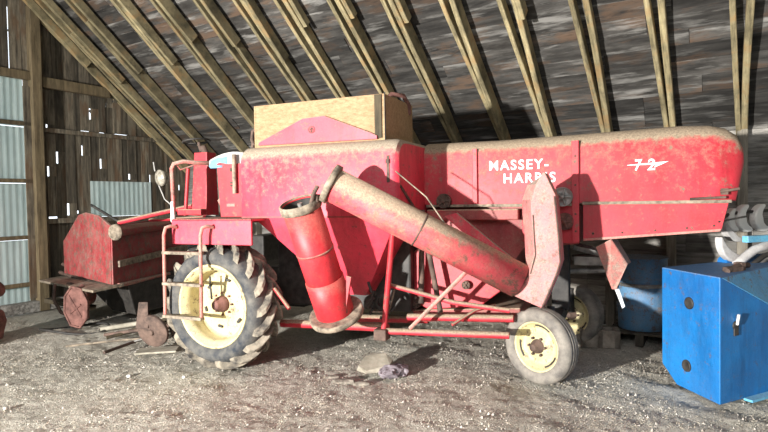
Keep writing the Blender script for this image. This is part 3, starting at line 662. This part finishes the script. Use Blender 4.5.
# gathering shields beneath the shoe
m = M(); o8 = [(-2.96+.22*math.cos(q), .30+.27*math.sin(q)) for q in [i*math.pi/4+.3 for i in range(8)]]
m.prism(o8, .69, .72)
for i in range(8):
    q = i*math.pi/4+.3; q2 = q+math.pi/4
    m.tube([(-2.96+.22*math.cos(q),.685,.30+.27*math.sin(q)),(-2.96+.22*math.cos(q2),.685,.30+.27*math.sin(q2))],.014,6)
m.tube([(-3.08,.685,.44),(-2.86,.685,.18)],.012,6); m.tube([(-3.05,.685,.22),(-2.86,.685,.34)],.012,6); m.tube([(-2.96,.7,.5),(-2.96,.8,.56)],.03,6)
m.build('gathering_disc', RUSTR, CB)
m = M(); m.hexa([(-3.1,1.35,.12),(-2.6,1.3,.10),(-2.75,2.5,.10),(-3.5,2.5,.12),(-3.9,1.55,.46),(-2.53,1.12,.54),(-2.8,2.55,.54),(-4.2,2.5,.46)]); m.build('header_trough', DARK, CB, .02)  # trough added as a dark block to blacken the space under the header
m = M(); m.lathe([(0,0),(.12,0),(.14,.03),(.14,.25),(0,.25)], o=(-3.35,.95,.36), ax=(0,1,0), n=24); m.build('end_drum', REDDUSTY, CB)
m = M(); m.lathe([(0,0),(.15,.01),(.20,.03),(.20,.045),(.15,.03),(0,.02)], o=(-3.42,.95,.36), ax=(.2,1,.1), n=30); m.build('gathering_disc', RUST, CB)
m = M(); m.tube([(-3.7,.95,.52),(-3.66,.9,.32),(-3.5,.88,.16),(-3.2,.9,.06)],.022,8); m.build('divider_arm', RUST, CB)
m = M(); m.tube([(-4.6,1.7,.56),(-3.3,1.2,.53)],.03,6)
for q in range(5): m.tube([(-4.4+q*.16,1.8,.60+q*.0),(-4.3+q*.16,1.75,.92-q*.03)],.016,6)
m.tube([(-4.5,1.72,.80),(-3.9,1.6,.78)],.02,6); m.tube([(-4.6,1.75,.68),(-3.9,1.6,.60)],.03,6); m.build('divider_frame', RUST, CB)

# ------------------------------------------------------------------ blue container, right
BX = empty('blue_hopper', (2.489,4.071,0), math.atan2(.427,.905))
tag(BX, 'blue painted steel hopper box with a sloped shoulder at the right edge', 'hopper')
q = (.18,.63); W = 1.7
z0 = .02
vs_ = [(0,0,z0),(W,0,z0),(W+q[0],q[1],z0),(q[0],q[1],z0+.03),      # bottom
      (0,0,.985),(.58,0,.66),(W,0,.10+.2),(W+q[0],q[1],1.0),(q[0],q[1],1.0),(.12,.12,.99),(W+.1,.3,.98)]
m = M()
m.add([(0,0,.02),(W,0,.02),(W,0,.22),(0,0,.98),(W,.35,.98),(q[0]*.72,q[1]*.72,.02),(W+q[0],q[1],.02),(W+q[0],q[1],.98),(q[0],q[1],.98),(q[0],q[1],.15)],
      [(0,1,2,3),(3,2,4),(0,3,8,9,5),(3,4,7,8),(5,9,6),(9,8,7,6),(0,5,6,1),(1,6,7,4,2)])
m.build('hopper_body', BLUE, BX, .008)
nn = (Vector((W,0,.22))-Vector((0,0,.98))).cross(Vector((W,.35,.98))-Vector((0,0,.98))).normalized()
if nn.y > 0: nn = -nn
m = M(); tri = [Vector((.02,.003,.973)), Vector((W-.03,.004,.245)), Vector((W-.02,.345,.975))]
m.add([p+nn*.003 for p in tri]+[p+nn*.010 for p in tri], [(0,1,2),(3,4,5),(0,1,4,3),(1,2,5,4),(2,0,3,5)]); m.build('shoulder_plate', SKY2, BX)  # overlay that carries the painted brightness of the sloped face
u1 = Vector((q[0],q[1],0)).normalized(); n1 = Vector((-u1.y,u1.x,0))
for (t, z) in ((.32,.73),(.35,.215)):
    c = u1*t; m = M(); m.lathe([(0,.012),(.035,.010),(.043,.014),(.048,.010),(.05,-.004),(.05,-.01)], o=Vector((c.x,c.y,z)), ax=n1, n=26); m.build('bushing', DARK, BX)
m = M(); m.lathe([(0,.012),(.03,.010),(.036,0)], o=(.18,-.001,.60), ax=(0,-1,0), n=18); m.box((.18,-.006,.555),(.05,.012,.06)); m.build('latch', DARK, BX, .003)
m = M(); m.tube([(.18,-.015,.61),(.175,-.03,.69)],.011,6); m.build('latch_pin', CHALK, BX)
m = M(); m.box((.42,.17,.995),(.14,.09,.04)); m.tube([(.30,.14,.99),(.46,.16,1.02),(.66,.2,1.01)],.024,8); m.box((.52,.18,1.01),(.06,.07,.07)); m.build('hinge_block', RUST, BX, .008)
m = M(); m.prism([(.28,.03),(.28,.012),(W,.012),(W,.03)],-.07,-.003); m.build('base_flange', SKY, BX)

# spiral cutter behind it
SB = empty('snow_auger', (3.05,4.95,0), R(20)); tag(SB, 'grey curved auger blades on a blue bar behind the blue hopper', 'auger')
def claw(cx, cz, rad, d0, d1, w, y0=0, mat=GREYP):
    out, inn = [], []
    for i in range(15):
        t = i/14; a = R(d0+(d1-d0)*t); ww = w*(math.sin(math.pi*min(1, .04+t*.9)))**.7
        out.append((cx+math.cos(a)*rad, cz+math.sin(a)*rad)); inn.append((cx+math.cos(a)*(rad-ww), cz+math.sin(a)*(rad-ww)))
    m = M(); m.prism(out+inn[::-1], y0, y0+.07); return m.build('blade', mat, SB, .012)
claw(.21,1.33,.17,172,290,.07,.0); claw(.12,1.19,.21,172,305,.09,-.06); claw(.25,1.36,.11,95,285,.09,.05,CHALK); claw(.40,1.37,.13,85,300,.11,.05,CHALK); claw(.62,1.37,.13,85,300,.11,.05,CHALK)
m = M(); m.box((.60,-.08,1.19),(.85,.06,.06)); m.build('blue_bar', SKY, SB, .006)
m = M(); pts = [(.04,-.10,.97),(.14,-.10,1.03),(.26,-.10,1.09),(.44,-.10,1.13),(.75,-.10,1.14)]
m.tube(pts,.04,8); m.build('spiral_blade', GREYP, SB)
m = M(); m.tube([(p[0]+.08,p[1]-.03,p[2]-.055) for p in pts],.022,8); m.build('spiral_blade', DARK, SB)
m = M(); m.tube([(p[0]+.10,p[1]-.02,p[2]-.095) for p in pts],.03,8); m.build('spiral_blade', STEEL, SB)
m = M(); m.box((.62,.05,.5),(.9,.22,.98)); m.tube([(.02,.02,.985),(1.1,.02,.99)],.05,12); m.build('cutter_housing', BLUE, SB, .02)
m = M(); m.tube([(-.15,.0,1.33),(.2,.08,1.42),(.9,.12,1.44)],.016,6); m.build('chain', DARK, SB)

# ------------------------------------------------------------------ things along the back wall
PL = empty('wooden_pallet', (2.84,6.05,0), R(-31)); tag(PL, 'dark wooden pallet under the blue drum', 'pallet')
for i in range(5):
    m = M(); m.box((0,-.26+i*.13,.13),(.62,.1,.02)); m.build('slat', GABL, PL); tones(bpy.data.objects[PL.children[-1].name]) if False else None
for i in range(3):
    m = M(); m.box((-.26+i*.26,0,.06),(.08,.62,.12)); m.build('runner', GABL, PL)
DR = empty('steel_drum', (2.84,6.05,.142)); tag(DR, 'worn blue steel drum standing under the combine\'s rear hood', 'drum')
m = M(); m.lathe([(0,0),(.24,0),(.25,.01),(.25,.2),(.256,.22),(.262,.24),(.256,.26),(.25,.28),(.25,.5),(.256,.52),(.262,.54),(.256,.56),(.25,.58),(.25,.76),(.258,.77),(.258,.785),(.248,.785),(.244,.765),(0,.76)], ax=(0,0,1), n=48); m.build('drum_body', DRUMB, DR)
m = M(); m.lathe([(.257,.0),(.266,.005),(.266,.035),(.257,.04)], o=(0,0,.47), ax=(0,0,1), n=48); m.build('drum_band', STEEL, DR)
m = M()
m.mm((-.2,-.1,0),(-.14,.1,.19)); m.mm((.14,-.1,0),(.2,.1,.19)); m.mm((-.03,-.1,0),(.03,.1,.19)); m.mm((-.2,-.1,0),(.2,-.07,.19)); m.mm((-.2,.07,0),(.2,.1,.19))
o = m.build('cinder_block', CONC, None, .004); o.location = (2.28,5.85,.0); o.rotation_euler = (0,0,R(-15)); tag(o, 'hollow concrete block lying in shadow before the drum', 'block')
m = M(); m.tube([(0,-.25,.16),(0,.25,.16)],.155,24); 
o = m.build('log_round', RUST, None, .01); o.location = (1.6,6.9,.0); tag(o, 'dark log round lying in shadow beneath the combine', 'log')

# ------------------------------------------------------------------ things on the ground
# slab with violet sack
m = M(); r = random.Random(11)
pts = [(-.19,-.03),(-.12,.10),(-.04,.16),(.09,.15),(.16,.06),(.13,-.03),(.03,-.06),(-.1,-.09)]
vs = [(x, y, .02+.06*(y+.1)/.25+r.uniform(-.01,.01)) for x, y in pts]; vt = [(x*.92, y*.9+.01, .05+.10*(y+.09)/.25+r.uniform(-.01,.01)) for x, y in pts]
m.loft([vs, vt], True, False); o = m.build('broken_slab', SLATE, None, .01); o.location = (-.09,5.05,0); tag(o, 'tan broken slab lying tilted on the dirt in front of the combine', 'slab')
m = M(); rings = []
for i in range(19):
    t = i/18; rr = .085*math.sin(math.pi*(t*.93+.04))**.6; x = -.17+.34*t; ring = []
    for k in range(26):
        q = k*2*math.pi/26; n_ = 1+.55*noise.noise((x*14, math.cos(q)*1.6, math.sin(q)*1.6+4))
        ring.append((x, rr*1.2*math.cos(q)*n_, max(-.006, .03+.62*rr*math.sin(q)*n_+.02*noise.noise((x*30, q*2, 1)))))
    rings.append(ring)
m.loft(rings, True, False); o = m.build('torn_sack', CLOTH); o.location = (.07,5.0,0); o.rotation_euler = (0,0,R(48)); tag(o, 'crumpled violet grey sack beside the broken slab', 'sack')
def clod(x, y, sx, sy, h, label, seed):
    m = M(); r = random.Random(seed); n = 11
    a_ = [(sx*math.cos(k*2*math.pi/n)*r.uniform(.7,1.1), sy*math.sin(k*2*math.pi/n)*r.uniform(.7,1.1)) for k in range(n)]
    m.loft([[(p, q_, -.01) for p, q_ in a_], [(p*.9, q_*.9, h*r.uniform(.5,1)) for p, q_ in a_], [(p*.4, q_*.4, h) for p, q_ in a_]], True, False)
    o = m.build('dirt_clod', CLODM); o.location = (x, y, gz(x, y)); tag(o, label, 'clod', 'dark clods beside the broken slab')
CLODM = plain('dark_clod', (.09,.075,.06), (.34,.3,.25), 16, .95)
clod(-.38,4.86,.13,.05,.035,'long dark clod of earth in front of the broken slab',4)
clod(-.50,5.02,.07,.04,.025,'small dark clod of earth farthest left of the broken slab',7)
clod(-.22,4.80,.09,.035,.03,'flat dark clod of earth between the long clod and the sack',9)
# white stones
def stone(x, y, s, mat, label, g=None, name='stone'):
    m = M(); rr = random.Random(int(x*100)); rings = []
    for i in range(1, 6):
        a = math.pi*i/6; rings.append([(s*math.sin(a)*math.cos(q)*rr.uniform(.85,1.1), s*math.sin(a)*math.sin(q)*rr.uniform(.85,1.1), s*.75*(1-math.cos(a))*.9) for q in [k*2*math.pi/9 for k in range(9)]])
    m.loft(rings, True, True); o = m.build(name, mat); o.location = (x, y, gz(x, y)-.002); return tag(o, label, 'stone', g)
stone(-2.42,5.12,.022,CHALK,'round white stone alone on the dirt in the left foreground')
stone(-1.86,5.0,.018,CHALK,'small white stone at the foot of the big tractor tire')
stone(-3.05,4.35,.02,STONE,'small dark stone lying nearest the bottom left of the floor')
# metal parts beside the drive wheel
m = M(); m.lathe([(0,0),(.17,.012),(.185,.02),(.19,.05),(.18,.05),(.16,.03),(0,.02)], o=(0,0,0), ax=(.25,1,.25), n=36); m.lathe([(0,-.02),(.03,-.02),(.04,.01)], ax=(.25,1,.25), n=14)
m.hexa([(-.16,-.02,.05),(-.02,-.02,.05),(-.02,.0,.05),(-.16,.0,.05),(-.14,.03,.33),(-.04,.03,.33),(-.04,.05,.33),(-.14,.05,.33)])
o = m.build('iron_disc', RUST, None, .003); o.location = (-2.58,6.0,.19); tag(o, 'rusty iron disc with an upright lug leaning beside the tractor tire', 'disc')
m = M(); m.lathe([(0,0),(.16,.02),(.19,.07),(.18,.07),(.15,.03),(0,.02)], ax=(.5,1,.1), n=36)
o = m.build('iron_disc', RUST, None, .003); o.location = (-2.33,6.12,.19); tag(o, 'darker iron disc half hidden behind the lugged disc', 'disc')
m = M(); m.box((0,0,.015),(.42,.22,.02)); o = m.build('plank_scrap', SLATE, None, .004); o.location = (-2.48,5.92,.0); o.rotation_euler = (0,0,R(10)); tag(o, 'short flat board scrap under the rusty discs', 'board')
def rod(p, r_, mat, label, name='rod', cat='rod', g=None):
    m = M(); m.tube(p, r_, 8); return tag(m.build(name, mat), label, cat, g)
rod([(-3.55,6.05,.04),(-3.1,6.2,.055),(-2.62,6.25,.075)],.013,TAN,'long pale rod lying on the dirt under the header')
rod([(-3.3,6.45,.03),(-2.75,6.95,.10),(-2.5,7.4,.14)],.02,POSTW,'brown stick leaning deepest in the pile under the header')
rod([(-2.95,6.15,.03),(-2.45,6.35,.13)],.012,STEEL,'short thin grey rod resting against the lugged disc')
rod([(-3.6,6.9,.03),(-2.7,7.1,.13),(-2.3,7.0,.16)],.03,SLATE,'pale grey pole at the back of the stick pile')
rod([(-3.0,5.8,.03),(-2.75,6.5,.05),(-2.7,7.0,.06)],.018,RUST,'dark stick pointing away from the long pale rod')
rod([(-3.2,6.7,.03),(-2.6,6.9,.2)],.022,POSTW,'bent brown stick propped behind the discs')
rod([(-3.4,6.6,.03),(-2.5,6.5,.16),(-2.2,6.6,.18)],.02,RUST,'thick rusty bar leaning on the pile behind the discs')
rod([(-2.9,6.35,.03),(-2.3,6.9,.28)],.016,RUST,'thin rusty bar crossing the stick pile')
m = M(); pts = [(-3.95+.42*math.cos(q), 6.95+.22*math.sin(q), .03+.03*math.sin(q*2)) for q in [2*math.pi*i/40 for i in range(41)]]
m.tube(pts,.016,8,False); tag(m.build('hose_loop', DARK), 'dark hose loop lying on the ground under the header shoe', 'hose')
m = M(); m.box((0,0,.04),(.9,.16,.06)); o = m.build('timber', POSTW, None, .006); o.location = (-4.5,7.8,.16); o.rotation_euler = (0,R(4),R(-25)); tag(o, 'weathered timber lying along the gable wall sill', 'timber')
m = M(); m.prism([(-.5,.0),(-.02,0),(.0,.10),(.035,.22),(.0,.34),(-.05,.36),(-.05,.50),(.0,.52),(.03,.56),(.02,.64),(-.03,.69),(-.5,.69)],-.2,.2)
o = m.build('machine_guard', RUSTR, None, .02); o.location = (-4.56,6.35,.02); tag(o, 'rusty red machine guard cut off by the left edge', 'machine guard')

# ------------------------------------------------------------------ light
w = bpy.data.worlds.new('world'); bpy.context.scene.world = w; w.use_nodes = True
bg = w.node_tree.nodes['Background']; bg.inputs[0].default_value = (.86,.93,1,1); wn = w.node_tree; tcw = wn.nodes.new('ShaderNodeTexCoord'); sw = wn.nodes.new('ShaderNodeSeparateXYZ'); mr = wn.nodes.new('ShaderNodeMapRange')
wn.links.new(tcw.outputs['Generated'], sw.inputs[0]); wn.links.new(sw.outputs['Y'], mr.inputs[0])      # bright open sky behind the barn, shaded yard in front
mr.inputs[1].default_value = .15; mr.inputs[2].default_value = .5; mr.inputs[3].default_value = .2; mr.inputs[4].default_value = 2.2
wn.links.new(mr.outputs[0], bg.inputs[1])
ld = bpy.data.lights.new('work_light', 'SPOT'); ld.spot_size = R(98); ld.spot_blend = .95; ld.energy = 15500; ld.color = (1,.97,.92); ld.shadow_soft_size = .14
lo = bpy.data.objects.new('work_light', ld); C.objects.link(lo); lo.location = (-7.5,-3.7,1.7)
lo.rotation_euler = (Vector((1.2,4.6,1.2))-Vector(lo.location)).to_track_quat('-Z','Y').to_euler()
ad_ = bpy.data.lights.new('door_daylight', 'AREA'); ad_.shape = 'RECTANGLE'; ad_.size = 4; ad_.size_y = 3; ad_.energy = 210; ad_.color = (.95,.98,1)  # unseen soft fill added above and behind the camera to brighten the ground
ao = bpy.data.objects.new('door_daylight', ad_); C.objects.link(ao); ao.location = (-1.5,-3.0,4.6)
ao.rotation_euler = (Vector((-.4,4.5,0))-Vector(ao.location)).to_track_quat('-Z','Y').to_euler()
sc = bpy.context.scene
sc.view_settings.view_transform = 'Standard'; sc.view_settings.look = 'None'; sc.view_settings.gamma = 1
sc.view_settings.exposure = 0.0; sc.view_settings.use_curve_mapping = False
